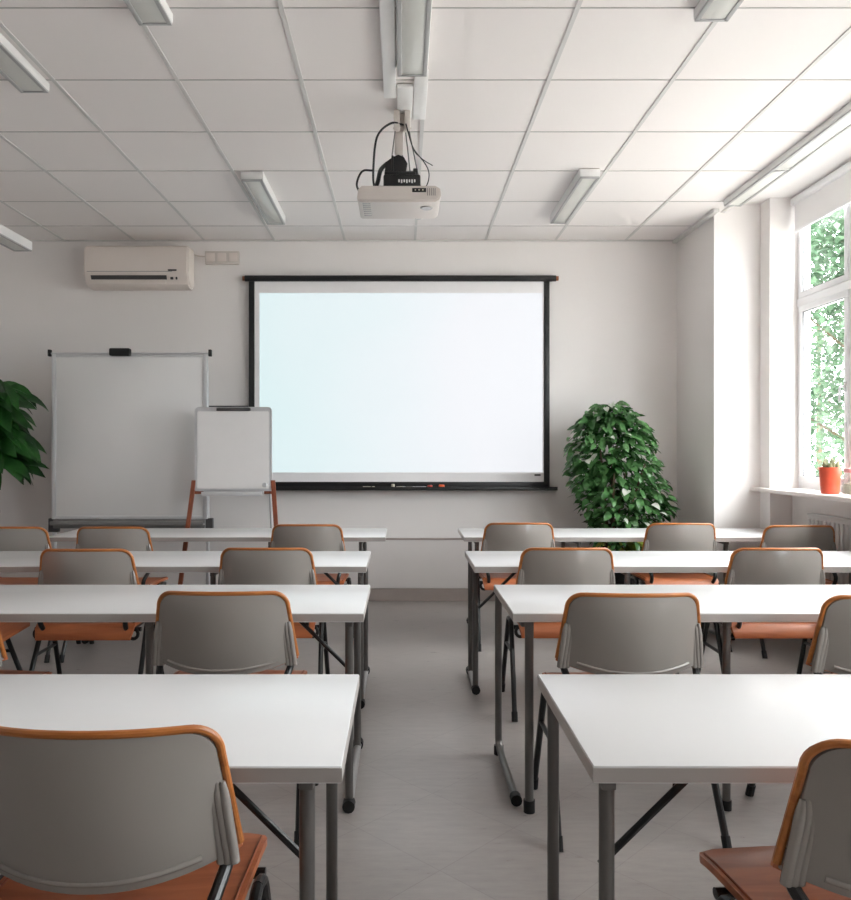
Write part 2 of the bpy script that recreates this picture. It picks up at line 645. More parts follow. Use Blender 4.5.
win_sill = []
for n, (y0, y1) in enumerate(WINDOWS, 1):
    w, sb, half = make_window(n, y0, y1)
    sb.free()
    b = nb()
    # board fills the reveal and noses out over the niche; at window 1 it runs on to the pier
    box(b, NICHE_X - .17 - GLASS_X - .08, -.03, -half + .002, half - .002, -.028, 0, .005)
    if n == 1:
        box(b, 2.72 - GLASS_X, WALL_X - GLASS_X - .001, half - .003, half + (PIER_Y - y1) - .002, -.028, 0, .005)
    obj('window_sill', b, M['sill'], w)

# ------------------------------------------------------------------ roller blind
t = thing('roller_blind', 'white roller blind drawn up at the head of the window', 'blind', (2.972, 4.46, 2.98))
b = nb()
box(b, -.03, .026, -1.38, 1.38, .21, .26, .008)
obj('cassette', b, M['frame_white'], t)
b = nb()
box(b, -.002, .002, -1.36, 1.36, .012, .21)
obj('fabric', b, M['blind'], t)
b = nb()
box(b, -.008, .008, -1.36, 1.36, 0, .022, .005)
obj('bottom_rail', b, M['frame_white'], t)
b = nb()
tube(b, smooth_path([(-.03, 1.33, .22), (-.032, 1.33, -.2), (-.03, 1.335, -.62)]), .0025, 6)
obj('pull_cord', b, M['white_paint'], t)

# ------------------------------------------------------------------ radiator in the niche
t = thing('radiator', 'white panel radiator in the niche under the window sill', 'radiator', (2.942, 4.4, 0.0))
b = nb()
box(b, -.02, .02, -1.15, 1.15, .14, .88, .008)
for k in range(44):
    yy = -1.12 + k * (2.24 / 43)
    box(b, -.028, -.018, yy - .016, yy + .016, .17, .85, .006)
obj('panel', b, M['radiator'], t)
b = nb()
box(b, -.026, .026, -1.15, 1.15, .872, .888, .004)
obj('top_grille', b, M['radiator'], t)
for yy in (-1.0, 1.0):
    b = nb()
    box(b, .015, .0275, yy - .02, yy + .02, .2, .7, .003)
    obj('wall_bracket', b, M['radiator'], t)
b = nb()
tube(b, fillet([(0, 1.12, .16), (0, 1.17, .16), (0, 1.17, 0.0)], .03), .009, 8)
obj('pipe', b, M['white_paint'], t)

# ------------------------------------------------------------------ things on the sill
t = thing('cactus_pot', 'small spiky cactus in a red pot on the window sill', 'potted plant', (2.835, 5.10, SILL_Z))
b = nb()
lathe(b, [(0, 0), (.052, 0), (.056, .01), (.066, .15), (.069, .165), (.069, .176), (.062, .176), (.058, .15), (0, .145)])
obj('pot', b, M['red_pot'], t)
b = nb()
lathe(b, [(0, .162), (.03, .161), (.059, .158), (.059, .148), (0, .147)], n=20)
obj('soil', b, M['soil'], t)
b = nb()
for k in range(9):
    a = k * 2.4
    r0 = .008 + .035 * (k / 9) ** .5
    cx, cy = r0 * math.cos(a), r0 * math.sin(a)
    hh = .075 - .04 * (k / 9)
    tube(b, [(cx, cy, .155), (cx * 1.25, cy * 1.25, .16 + hh * .5), (cx * 1.45, cy * 1.45, .16 + hh)], [.012, .015, .006], 8)
    for q in range(14):
        an = random.uniform(0, 2 * PI)
        zz = .165 + hh * random.random()
        leaf(b, (cx * 1.3, cy * 1.3, zz), (math.cos(an), math.sin(an), .5), (0, 0, 1), .028, .005, .0, seg=2)
obj_leaf('cactus', b, M['cactus'], t)

t = thing('glass_jar', 'clear glass jar with a pink lid beside the red pot', 'jar', (2.835, 4.84, SILL_Z))
b = nb()
lathe(b, [(0, 0), (.05, 0), (.062, .012), (.066, .05), (.06, .11), (.046, .135), (.046, .15), (.043, .15), (.043, .134),
          (.056, .108), (.062, .05), (.058, .014), (0, .006)])
obj('jar_body', b, M['jar_glass'], t)
b = nb()
lathe(b, [(0, .149), (.05, .149), (.052, .155), (.052, .17), (.048, .175), (0, .175)])
obj('lid', b, M['pink'], t)
b = nb()
lathe(b, [(0, .0065), (.054, .0145), (.055, .05), (.052, .08), (0, .085)])
obj('filling', b, M['cream'], t)


# ------------------------------------------------------------------ tables
FE = .015


def make_leg_frame(t, X, y_far, y_near, topz, sgn, style):
    """one end frame; sgn: +1 = inner side towards the table middle is +X"""
    r = .0155
    if style == 'split':
        b = nb()
        tube(b, fillet([(X, y_far, topz), (X, y_far, .05), (X + .002, y_far - .08, .024), (X + .004, y_near + .04, .024)], .06), r, 12)
        lg = obj('leg', b, M['steel'], t)
        b = nb()
        tube(b, [(X + .004, y_near + .055, .024), (X + .004, y_near + .015, .024)], .0215, 12)
        obj('foot_cap', b, M['rubber'], lg)
        b = nb()
        tube(b, [(X, y_far - .01, .0), (X, y_far - .01, .04)], .021, 12)
        obj('foot_cap', b, M['rubber'], lg)
        b = nb()
        tube(b, [(X + sgn * .045, y_near - .02, topz), (X + sgn * .045, y_near - .02, .02)], r + .001, 12)
        lg = obj('leg', b, M['steel'], t)
        b = nb()
        tube(b, [(X + sgn * .045, y_near - .02, .045), (X + sgn * .045, y_near - .02, 0)], .0215, 12)
        obj('foot_cap', b, M['rubber'], lg)
    else:
        for yy in (y_far, y_near):
            b = nb()
            tube(b, [(X, yy, topz), (X, yy, .024)], r if style != 'stout' else .0155, 12)
            obj('leg', b, M['steel'], t)
        b = nb()
        tube(b, [(X, y_far + .05, .026), (X, y_near - FE, .026)], .0165, 12)
        ft = obj('foot_bar', b, M['steel_light'], t)
        for yy in (y_far + .05, y_near - FE):
            b = nb()
            tube(b, [(X, yy - .022, .0245), (X, yy + .022, .0245)], .0235, 12)
            obj('foot_cap', b, M['rubber'], ft)
    # upper rail between the two uprights
    b = nb()
    box(b, X - .014 + (sgn * .03 if style == 'split' else 0), X + .014 + (sgn * .03 if style == 'split' else 0), y_near - .02, y_far + .02, topz - .022, topz, .003)
    obj('rail', b, M['steel'], t)


def make_table(label, x0, x1, y_near, style_in, inner_left, ins, out_ins, near_y=-.26):
    """x0..x1 table span; inner_left True when the aisle end is x0"""
    cx = (x0 + x1) / 2
    t = thing('long_table', label, 'table', (cx, y_near + .3, 0), 0, 'long white classroom tables')
    hl = (x1 - x0) / 2
    TZ, TH = .74, .034
    b = nb()
    box(b, -hl, hl, -.3, .3, TZ - TH, TZ, .0025, 2)
    top = obj('tabletop', b, M['table'], t)
    b = nb()
    e = .0012
    z0, z1 = TZ - TH + .003, TZ - .004
    box(b, -hl - e, hl + e, -.3 - e, -.3 + .001, z0, z1)
    box(b, -hl - e, hl + e, .3 - .001, .3 + e, z0, z1)
    box(b, -hl - e, -hl + .001, -.3, .3, z0, z1)
    box(b, hl - .001, hl + e, -.3, .3, z0, z1)
    eb = obj('edge_band', b, M['band'], top, smooth=False)
    topz = TZ - TH
    for side in (-1, 1):
        inner = (side == -1) == inner_left
        st = style_in if inner else 'plain'
        X = side * (hl - (ins if inner else out_ins))
        make_leg_frame(t, X, .27, near_y if inner else -.26, topz, -side, st)
        # folding braces
        for yy in (-.21,) if st != 'split' else ():
            b = nb()
            tube(b, [(X - side * .0, yy, topz - .20), (X - side * .2, yy, topz - .004)], .008, 8)
            obj('brace', b, M['black'], t)
    # middle support
    X = -hl + .8 if inner_left else hl - .8
    for yy in (-.26, .27):
        b = nb()
        tube(b, [(X, yy, topz), (X, yy, .02)], .0145, 12)
        lg = obj('leg', b, M['steel'], t)
        b = nb()
        tube(b, [(X, yy, .035), (X, yy, 0)], .0185, 12)
        obj('foot_cap', b, M['rubber'], lg)
    b = nb()
    box(b, X - .012, X + .012, -.28, .29, topz - .022, topz, .003)
    obj('rail', b, M['steel'], t)
    # long under-frame beam
    b = nb()
    box(b, -hl + .07, hl - .07, .0, .03, topz - .03, topz, .003)
    obj('under_beam', b, M['steel'], t)
    return t


ROW = [1.462, 2.832, 3.975, 5.31]
LX = [-.115, -.142, -.185, -.115]
RX = [.364, .410, .375, .43]
LLAB = ['front long white table left of the aisle, nearest the camera',
        'long white table left of the aisle, second row from the camera',
        'long white table left of the aisle, third row from the camera',
        'long white table left of the aisle, last row before the whiteboard']
RLAB = ['front long white table right of the aisle, nearest the camera',
        'long white table right of the aisle, second row from the camera',
        'long white table right of the aisle, third row from the camera',
        'long white table right of the aisle, last row in front of the bushy plant']
STY_L = ['stout', 'plain', 'plain', 'plain']
STY_R = ['stout', 'split', 'plain', 'plain']
for k in range(4):
    make_table(LLAB[k], LX[k] - 2.34, LX[k], ROW[k], STY_L[k], False, (.07, .055, .03, .17)[k], .265 if k == 3 else .05)
    make_table(RLAB[k], RX[k], RX[k] + 2.33, ROW[k], STY_R[k], True, (.035, .016, .03, .09)[k], .51 if k == 3 else .05, -.03 if k == 2 else -.26)

# ------------------------------------------------------------------ chairs
HW = .262


def back_pt(s, v, inset=0.0, off=0.0):
    """point on the backrest; s in [-1,1] across, v in [0,1] upwards"""
    a = abs(s)
    w = HW - .028 * v - inset
    rr = .05
    top = .85 - inset
    x = w * s
    ex = max(0.0, a * w - (w - rr))
    zt = top - (rr - math.sqrt(max(0.0, rr * rr - ex * ex))) - .008 * a * a
    zb = .590 - .040 * (1 - a ** 2.2) + inset * .3
    z = zb + (zt - zb) * v
    y = -.195 - (z - .56) * .11 + .078 * (x / .24) ** 2 + off
    return Vector((x, y, z))


def S(u):
    """denser samples near the ends"""
    return math.sin((u - .5) * PI)


def make_chair(label):
    t = thing('classroom_chair', label, 'chair', (0, 0, 0), 0, 'grey backed chairs at the tables')
    # wooden front skin of the back
    b = nb()
    solid_grid(b, lambda u, v: back_pt(S(u), v, .004, .008), 28, 12, lambda u, v: Vector((0, .008, 0)))
    br = obj('backrest', b, M['seat'], t, angle=50)
    br['label'] = 'orange wooden front face'
    # orange edge running round the top and sides
    b = nb()
    path = [back_pt(-1, .06 + .94 * v / 12, .005, .004) for v in range(13)]
    path += [back_pt(S(u / 40), 1, .005, .004) for u in range(1, 40)]
    path += [back_pt(1, 1 - .94 * v / 12, .005, .004) for v in range(13)]
    tube(b, path, .0078, 10)
    et = obj('edge_trim', b, M['rim'], t)
    et['label'] = 'orange wooden edge'
    # grey plastic rear shell with side housings and a lower lip
    b = nb()
    def bulge(u, v):
        s = S(u)
        return Vector((0, -.010 - .020 * (1 - s * s) * (1 - (2 * v - 1) ** 2), 0))
    solid_grid(b, lambda u, v: back_pt(S(u), v, .011, .008), 28, 14, bulge)
    lip = [back_pt(-.78 + 1.56 * k / 24, .075, .011, -.005) for k in range(25)]
    tube(b, lip, .006, 8)
    bs = obj('back_shell', b, M['shell'], t, angle=50)
    bs['label'] = 'grey plastic back'
    for sd in (-1, 1):
        b = nb()
        prof = []
        for q in range(9):
            v = -.03 + q / 8 * .66
            p = back_pt(sd * .945, v, .008, -.005)
            prof.append(p)
        for q in range(3):
            dx = sd * (-.016 + .012 * q)
            pts = [Vector((p.x + dx, p.y - .002 + .006 * (i / 8.0) ** 3, p.z - (.006 if i == 0 else 0))) for i, p in enumerate(prof)]
            tube(b, pts, [.0105] * 7 + [.009, .005], 8)
        obj('side_housing', b, M['shell'], t, angle=60)
        b = nb()
        p = back_pt(sd * .93, .03, .008, -.004)
        tube(b, fillet([(p.x, p.y + .002, p.z + .04), (p.x, p.y + .02, p.z - .02), (sd * .212, -.215, .50), (sd * .205, -.16, .425), (sd * .20, .1, .425)], .05), .0125, 10)
        obj('back_upright', b, M['black'], t)
    # seat
    b = nb()
    SW, Y0, Y1 = .258, -.20, .22

    def seat_pt(u, v):
        s = S(u)
        y = Y0 + (Y1 - Y0) * v
        ex = 0
        rr = .05
        # rounded plan corners
        dy = max(0.0, abs(y) - (Y1 - rr))
        w = SW - (rr - math.sqrt(max(0.0, rr * rr - dy * dy)))
        w -= .012 * (1 - v)
        x = w * s
        z = .471 - .010 * (1 - (x / SW) ** 2) * (1 - (y / .2) ** 2)
        if y > .12:
            z -= (y - .12) ** 2 * 1.6
        if y < -.15:
            z -= (-.15 - y) * .2 + (-.15 - y) ** 2 * 20
        return Vector((x, y, z))

    solid_grid(b, seat_pt, 24, 20, lambda u, v: Vector((0, 0, -.016)))
    st = obj('seat', b, M['seat'], t, angle=50)
    st['label'] = 'orange wooden seat'
    for sd in (-1, 1):
        b = nb()
        pts = []
        for k in range(15):
            p = seat_pt(.5 + sd * .5, .12 + .8 * k / 14)
            pts.append(p + Vector((-sd * .012, 0, .0005)))
        tube(b, pts, .0028, 6)
        obj('edge_welt', b, M['welt'], st)
    # black tube legs, two arches
    for sd in (-1, 1):
        for (fy, ay) in ((.21, .055), (-.27, -.045)):
            b = nb()
            apex_y = .005
            tube(b, fillet([(sd * .282, fy, .0125), (sd * .268, ay, .446), (sd * .267, apex_y, .452)], .05, 7), .0125, 10)
            lg = obj('leg', b, M['black'], t)
            b = nb()
            d = Vector((sd * .268 - sd * .282, ay - fy, .425)).normalized()
            p0 = Vector((sd * .282, fy, .0125)) - d * .004
            tube(b, [p0 - Vector((0, 0, .0085)), p0 + d * .04], .0155, 10)
            obj('foot_cap', b, M['rubber'], lg)
        b = nb()
        tube(b, [(sd * .2725, .105, .30), (sd * .2725, -.13, .30)], .009, 8)
        obj('side_stretcher', b, M['black'], t)
        b = nb()
        ring = [(sd * .236 + .024 * math.cos(a * PI / 8), -.155, .418 + .026 * math.sin(a * PI / 8)) for a in range(16)]
        tube(b, ring, .009, 8, closed=True)
        obj('link_bracket', b, M['black'], t)
    for yy in (-.13, .09):
        b = nb()
        tube(b, [(-.268, yy, .435), (.268, yy, .435)], .0115, 10)
        obj('cross_bar', b, M['black'], t)
    return t


proto = None
CH = [  # centre X, distance of the back's top edge, turn, label
    (-.560, 1.338, 0, 'nearest grey backed chair left of the aisle, cut off by the bottom edge'),
    (-.632, 2.652, 0, 'grey backed chair with a bright highlight, second row, just left of the aisle'),
    (-1.655, 2.66, math.radians(-7), 'second row chair at the left edge, only its seat corner in view'),
    (-1.585, 3.80, 0, 'third row grey chair left of the aisle, in front of the big whiteboard'),
    (-.688, 3.845, 0, 'third row grey chair left of the aisle, below the small flipchart easel'),
    (-2.10, 3.71, math.radians(-84), 'third row chair at the left edge turned side on, its black legs showing'),
    (-2.52, 4.90, 0, 'last row chair at the left edge, below the plant in the orange pot'),
    (-1.865, 4.90, 0, 'last row chair left of the aisle, under the middle of the big whiteboard'),
    (-.632, 5.06, 0, 'last row chair left of the aisle, under the left end of the projection screen'),
    (.914, 1.285, math.radians(5), 'nearest chair right of the aisle, cut off in the bottom right corner'),
    (.805, 2.62, 0, 'grey backed chair in the second row, just right of the aisle'),
    (1.655, 2.595, math.radians(7), 'second row chair at the right edge, its back partly outside the picture'),
    (.838, 3.845, 0, 'third row grey chair just right of the aisle'),
    (1.905, 3.84, 0, 'third row grey chair near the right edge, in line with the red pot'),
    (.795, 5.17, 0, 'last row chair just right of the aisle, left of the bushy plant'),
    (1.89, 5.15, 0, 'last row chair between the bushy plant and the corner pier'),
    (2.615, 5.0, 0, 'last row chair beside the radiator, under the window sill'),
]
for (cx, d, rz, lab) in CH:
    loc = (cx, d + .22, 0)
    if abs(rz) > 1:
        loc = (cx, d, 0)
    if proto is None:
        proto = make_chair(lab)
        proto.location = loc
    else:
        dup(proto, loc, rz, lab)


# ------------------------------------------------------------------ ceiling lamps
def make_lamp(label, cx, y0, y1, w=.148, drop=.07, panels=(), name='ceiling_lamp', zc=None):
    """surface lamp; y0 near end, y1 far end"""
    zc = CEIL - .004 if zc is None else zc
    t = thing(name, label, 'ceiling lamp', (cx, (y0 + y1) / 2, zc - drop), 0, 'rectangular ceiling lamps')
    L = (y1 - y0) / 2
    b = nb()
    # housing: trapezoid section with raised rim
    prism(b, [(-w / 2, drop), (-w / 2, .012), (-w / 2 + .006, 0), (-w / 2 + .022, 0), (-w / 2 + .022, .008), (w / 2 - .022, .008), (w / 2 - .022, 0), (w / 2 - .006, 0), (w / 2, .012), (w / 2, drop)], 'y', -L, L)
    obj('housing', b, M['lamp_side'], t, smooth=False)
    cuts = [-L] + [p - (y0 + y1) / 2 for p in panels] + [L]
    b = nb()
    for c in cuts:
        box(b, -w / 2 + .004, w / 2 - .004, max(-L - .002, c - .014), min(L + .002, c + .014), -.003, .012, .002)
    for sd in (-1, 1):
        box(b, sd * (w / 2 - .013) - .010, sd * (w / 2 - .013) + .010, -L, L, -.003, .010, .002)
    obj('rim', b, M['lamp_body'], t)
    for a, c in zip(cuts, cuts[1:]):
        b = nb()
        box(b, -w / 2 + .021, w / 2 - .021, a + .012, c - .012, .001, .009, .003)
        obj('diffuser', b, M['diffuser'], t)
    for sd in (-1, 1):
        b = nb()
        box(b, -w / 2 + .002, w / 2 - .002, sd * L - .004, sd * L + .004, .01, drop - .004, .002)
        obj('end_plate', b, M['lamp_side'], t)
    return t


make_lamp('rectangular ceiling lamp cut off by the top edge, left of the projector', -1.05, 2.26, 3.28, drop=.045)
make_lamp('rectangular ceiling lamp cut off by the left edge, near the top left corner', -1.86, 2.88, 3.90, drop=.045)
make_lamp('rectangular ceiling lamp above and in front of the projector mount', .049, 2.67, 3.73, drop=.045)
make_lamp('rectangular ceiling lamp cut off by the top edge, right of the projector', 1.305, 2.23, 3.25, drop=.045)
make_lamp('rectangular ceiling lamp near the back wall, left of the projector', -1.0, 5.13, 6.12, drop=.062)
make_lamp('rectangular ceiling lamp near the back wall, right of the projector', 1.24, 5.08, 6.10, w=.135, drop=.062)
make_lamp('long two panel ceiling lamp running along the window side', 2.455, 3.4, 5.72, w=.13, panels=(5.0,), drop=.045)
t = make_lamp('low hanging rectangular lamp at the left edge, near the air conditioner', -2.955, 4.85, 6.0, zc=2.96)
b = nb()
for yy in (-.35, -.05):
    tube(b, [(0, yy, .07), (0, yy, .07 + CEIL - 2.96)], .004, 6)
obj('hanger_rod', b, M['lamp_side'], t)

# ------------------------------------------------------------------ cable trunking
b = nb()
box(b, -.032, .032, -1.2, .45, -.03, 0, .004)
o = obj('cable_trunking', b, M['white_paint'])
o.location = (-.062, 3.55, CEIL - .004)
tag(o, 'white cable trunking on the ceiling, left of the middle lamp', 'trunking')

# ------------------------------------------------------------------ projector and mount
PY = 4.2
t = thing('projector_mount', 'white ceiling bracket with thin rods and black head holding the projector', 'projector mount', (0.0, PY, CEIL - .004))
b = nb()
box(b, .06, .13, -.45, .1, -.012, 0, .003)
box(b, -.026, .055, -.30, .06, -.02, 0, .004)
obj('ceiling_plate', b, M['white_paint'], t)
b = nb()
box(b, -.045, -.012, -.04, .0, -.125, -.015, .004)
box(b, .012, .045, -.04, .0, -.125, -.015, .004)
box(b, -.045, .045, -.0, .012, -.12, -.015, .003)
tube(b, [(-.05, -.02, -.11), (.05, -.02, -.11)], .006, 8)
obj('bracket', b, M['projector'], t)
for (xa, xb, yy) in ((-.035, -.075, -.02), (.035, .10, -.02), (-.012, .02, .01), (.02, .055, .03)):
    b = nb()
    tube(b, [(xa, yy, -.105), (xb, yy + .01, -.42)], .0035, 6)
    obj('rod', b, M['mid_grey'], t)
b = nb()
box(b, -.04, .006, -.015, .0, -.25, -.11, .003)
obj('strap', b, M['projector'], t)
b = nb()
box(b, -.10, .10, -.07, .09, -.445, -.375, .01)
box(b, -.095, .075, -.06, .07, -.375, -.355, .006)
prism(b, [(-.095, -.36), (-.085, -.30), (-.05, -.275), (-.02, -.262), (.01, -.275), (.03, -.31), (.02, -.36)], 'y', -.045, .05)
box(b, -.055, -.045, -.052, .05, -.36, -.268, .003)
tube(b, smooth_path([(-.08, -.02, -.30), (-.115, -.03, -.34), (-.13, -.03, -.40), (-.145, -.03, -.440)]), .012, 8)
box(b, .06, .085, -.06, .06, -.36, -.34, .004)
obj('mount_head', b, M['black'], t)
b = nb()
for k in range(7):
    box(b, -.02 + k * .014, -.012 + k * .014, -.0725, -.069, -.42 - .004 * (k % 2), -.405, .001)
o = obj('label_print', b, M['white_paint'], t)

t = thing('projector', 'off-white projector hanging from the ceiling in the middle of the room', 'projector', (-.016, PY + .06, 2.665))
b = nb()
hw, hd = .224, .16
poly = [(-hw + .015, 0), (hw - .03, 0), (hw - .008, .012), (hw, .035), (hw - .004, .068), (hw - .03, .084), (-hw + .025, .084), (-hw + .006, .066), (-hw, .02), (-hw + .004, .006)]
prism(b, poly, 'y', -hd, hd)
bmesh.ops.bevel(b, geom=[e for e in b.edges if abs(e.verts[0].co.y - e.verts[1].co.y) < 1e-6], offset=.008, segments=2, affect='EDGES')
obj('body', b, M['projector'], t)
b = nb()
box(b, .07, .145, -hd - .003, -hd + .004, .048, .07, .002)
pn = obj('control_panel', b, M['rubber'], t)
b = nb()
for k in range(3):
    lathe(b, [(0, -.001), (.004, -.001), (.004, .001), (0, .001)], (0, 0, 0), 8)
    for v in list(b.verts)[-18:]:
        v.co = Vector((.087 + k * .02, -hd - .0035 - v.co.z, .059)) + Vector((v.co.x, 0, v.co.y))
obj('button', b, M['cream'], pn)
b = nb()
lathe(b, [(0, -.006), (.03, -.006), (.034, -.001), (.034, .004), (0, .004)], (.15, -.05, 0), 24)
obj('speaker_grille', b, M['lens'], t)
b = nb()
for k in range(7):
    box(b, -hw + .028, -hw + .07, -hd + .03 + k * .034, -hd + .046 + k * .034, -.003, .004, .001)
obj('vent', b, M['lens'], t)
b = nb()
for k in range(5):
    box(b, .15 + k * .010, .154 + k * .010, -hd - .002, -hd + .002, .03, .07, .001)
obj('side_slots', b, M['mid_grey'], t)
b = nb()
lathe(b, [(0, 0), (.035, 0), (.04, .02), (.04, .05), (0, .05)], (0, 0, 0), 24)
for v in b.verts:
    v.co = Vector((.11 + v.co.x, hd + .02 - v.co.z + .02, .042 + v.co.y))
obj('lens', b, M['lens'], t)


def cable(label, pts, r=.006):
    b = nb()
    tube(b, smooth_path(pts, 8), r, 8)
    o = obj('cable', b, M['cable'])
    return tag(o, label, 'cable', 'cables at the projector')


cable('thick black cable looping left from the bracket down to the projector',
      [(.01, PY - .03, 3.10), (-.06, PY - .04, 3.105), (-.135, PY - .04, 3.03), (-.155, PY - .04, 2.85), (-.15, PY - .02, 2.77), (-.125, PY + .02, 2.752)], .006)
cable('short black cable bulging at the left side of the projector',
      [(-.158, PY - .04, 2.85), (-.215, PY - .04, 2.845), (-.245, PY - .03, 2.78), (-.226, PY + .02, 2.742)], .006)
cable('thin black cable hanging right of the projector mount',
      [(.02, PY - .045, 3.10), (.06, PY - .05, 2.97), (.12, PY - .05, 2.89), (.145, PY - .04, 2.84), (.14, PY - .02, 2.79), (.115, PY, 2.756)], .003)
cable('thin stray wire end pointing right above the projector',
      [(.022, PY - .06, 3.095), (.06, PY - .07, 2.955), (.11, PY - .07, 2.90), (.165, PY - .07, 2.865)], .0025)

# ------------------------------------------------------------------ projection screen
SD = 6.76
sx0, sx1 = px(247, SD), px(554, SD)
scx = (sx0 + sx1) / 2
sw2 = (sx1 - sx0) / 2
zt, zb = pz(275, SD), pz(489, SD)
t = thing('projection_screen', 'wide projection screen in a black frame showing a pale blue picture', 'projection screen', (scx, BACK_Y, zb))
HH = zt - zb
b = nb()
tube(b, [(-sw2 - .02, -.06, HH - .028), (sw2 + .018, -.06, HH - .028)], .027, 16)
box(b, -sw2, sw2, -.05, -.0, HH - .045, HH - .012, .004)
rb = obj('roller_bar', b, M['screen_black'], t)
for sd in (-1, 1):
    b = nb()
    tube(b, [(sd * (sw2 + .017), -.06, HH - .028), (sd * (sw2 + .04), -.06, HH - .028)], .021, 14)
    obj('end_cap', b, M['copper'], rb)
for (name, a, c) in (('side_border', -sw2 + .012, -sw2 + .062), ('side_border', sw2 - .085, sw2 - .035)):
    b = nb()
    box(b, a, c, -.056, -.01, .05, HH - .04, .004)
    obj(name, b, M['screen_black'], t)
b = nb()
box(b, -sw2 + .05, sw2 - .07, -.046, -.012, .05, HH - .045)
obj('fabric', b, M['screen_fabric'], t, smooth=False)
ix0, ix1 = px(259, SD) - scx, px(543, SD) - scx
iz0, iz1 = pz(472.5, SD) - zb, pz(292.5, SD) - zb
b = nb()
box(b, ix0, ix1, -.0475, -.044, iz0, iz1)
obj('projected_picture', b, M['picture'], t, smooth=False)
b = nb()
box(b, -sw2 + .012, sw2 - .035, -.058, -.004, .005, .062, .006)
obj('bottom_bar', b, M['screen_black'], t)
b = nb()
box(b, px(535, SD) - scx, px(541, SD) - scx, -.0485, -.045, pz(476, SD) - zb, pz(474.3, SD) - zb)
obj('badge', b, M['dark_grey'], t)
b = nb()
box(b, -sw2 - .005, sw2 + .02, -.13, -.0, -.01, .004, .003)
box(b, -sw2 - .005, sw2 + .02, -.134, -.124, -.01, .022, .003)
obj('pen_tray', b, M['screen_black'], t)

TRZ = zb + .005
TRY = BACK_Y - .092


def tray_marker(label, x, ln, m, ang=0.0, mc=None):
    b = nb()
    c, s = math.cos(ang), math.sin(ang)
    tube(b, [(-ln / 2 * c, -ln / 2 * s, 0), (ln * .2 * c, ln * .2 * s, 0)], .0095, 10)
    o = bpy.data.objects.new('marker_pen', None)
    COL.objects.link(o)
    o.location = (x, TRY, TRZ + .0098)
    tag(o, label, 'marker', 'markers on the screen tray')
    obj('barrel', b, m, o)
    b = nb()
    tube(b, [(ln * .2 * c, ln * .2 * s, 0), (ln * .5 * c, ln * .5 * s, 0)], [.0105, .0085], 10)
    obj('cap', b, mc or m, o)
    return o


def tray_round(name, label, x, r, h, m, cat):
    b = nb()
    lathe(b, [(0, 0), (r, 0), (r, h * .8), (r * .85, h), (0, h)], n=20)
    o = obj(name, b, m)
    o.location = (x, TRY, TRZ)
    return tag(o, label, cat)


tray_marker('cream marker lying furthest left on the black screen tray', px(367, SD), .07, M['cream'], .2)
tray_round('magnet', 'tiny cream magnet on the screen tray, right of the furthest left marker', px(373.5, SD), .012, .02, M['cream'], 'magnet')
tray_round('pen_cup', 'small cream cup standing alone on the left half of the screen tray', px(393, SD), .015, .04, M['cream'], 'cup')
tray_marker('pale marker with a grey cap in the middle of the screen tray', px(401, SD), .08, M['cream'], .1, M['alu'])
tray_marker('grey marker lying right of the pale marker on the screen tray', px(411, SD), .08, M['mid_grey'], -.1, M['alu'])
tray_marker('white marker lying just left of the red magnet on the screen tray', px(421, SD), .09, M['alu'], .1, M['white_paint'])
tray_round('magnet', 'red round magnet on the screen tray, left of the orange one', px(430, SD), .022, .03, M['red'], 'magnet')
tray_round('magnet', 'orange round magnet furthest right on the screen tray', px(441.5, SD), .026, .034, M['orange'], 'magnet')

# ------------------------------------------------------------------ small wall ledge between whiteboard and screen
b = nb()
box(b, px(200, 6.8), px(248, 6.8), -.04, -.0, 0, .02, .003)
t = thing('wall_ledge', 'narrow black ledge on the wall between the whiteboard and the screen', 'ledge', (0, BACK_Y, pz(408, 6.8)))
obj('ledge_bar', b, M['screen_black'], t)
b = nb()
box(b, px(200, 6.8), px(248, 6.8), -.036, -.0, -.03, 0, .003)
obj('front_strip', b, M['white_paint'], t)

# ------------------------------------------------------------------ air conditioner and switch box
ad = 6.62
ax0, ax1 = px(83, ad), px(188, ad)
acx, aw = (ax0 + ax1) / 2, (ax1 - ax0) / 2
az0, az1 = pz(285.5, ad), pz(244, ad)
AH = az1 - az0
t = thing('air_conditioner', 'cream wall mounted air conditioner above the whiteboard', 'air conditioner', (acx, BACK_Y, az0))
b = nb()
prof = [(0, 0), (0, AH), (-.15, AH), (-.19, AH - .02), (-.205, AH - .07), (-.205, AH * .36), (-.198, AH * .3), (-.16, AH * .06), (-.12, 0)]
prism(b, prof, 'x', -aw, aw)
bmesh.ops.bevel(b, geom=[e for e in b.edges if abs(e.verts[0].co.x - e.verts[1].co.x) < 1e-6], offset=.014, segments=3, affect='EDGES')
obj('body', b, M['ac'], t)
b = nb()
box(b, -aw + .03, aw - .14, -.2065, -.2, AH * .34, AH * .35)
obj('panel_seam', b, M['mid_grey'], t)
b = nb()
fy = [-.197, -.165]
prism(b, [(-.199, AH * .255), (-.182, AH * .165), (-.16, AH * .165), (-.17, AH * .255)], 'x', -aw + .06, aw - .19)
obj('outlet_slot', b, M['dark_grey'], t)
b = nb()
prism(b, [(-.186, AH * .15), (-.176, AH * .07), (-.16, AH * .07), (-.17, AH * .15)], 'x', -aw + .07, aw - .2)
obj('louvre', b, M['ac'], t)
b = nb()
box(b, aw - .175, aw - .1, -.2075, -.2, AH * .30 + .02, AH * .30 + .034, .002)
obj('display', b, M['dark_grey'], t)
b = nb()
for k, dx in enumerate((.145, .105)):
    box(b, aw - dx - (.012 if k == 0 else .007), aw - dx + (.012 if k == 0 else .007), -.196, -.18, AH * .16, AH * .22, .003)
obj('control_buttons', b, M['dark_grey'], t)

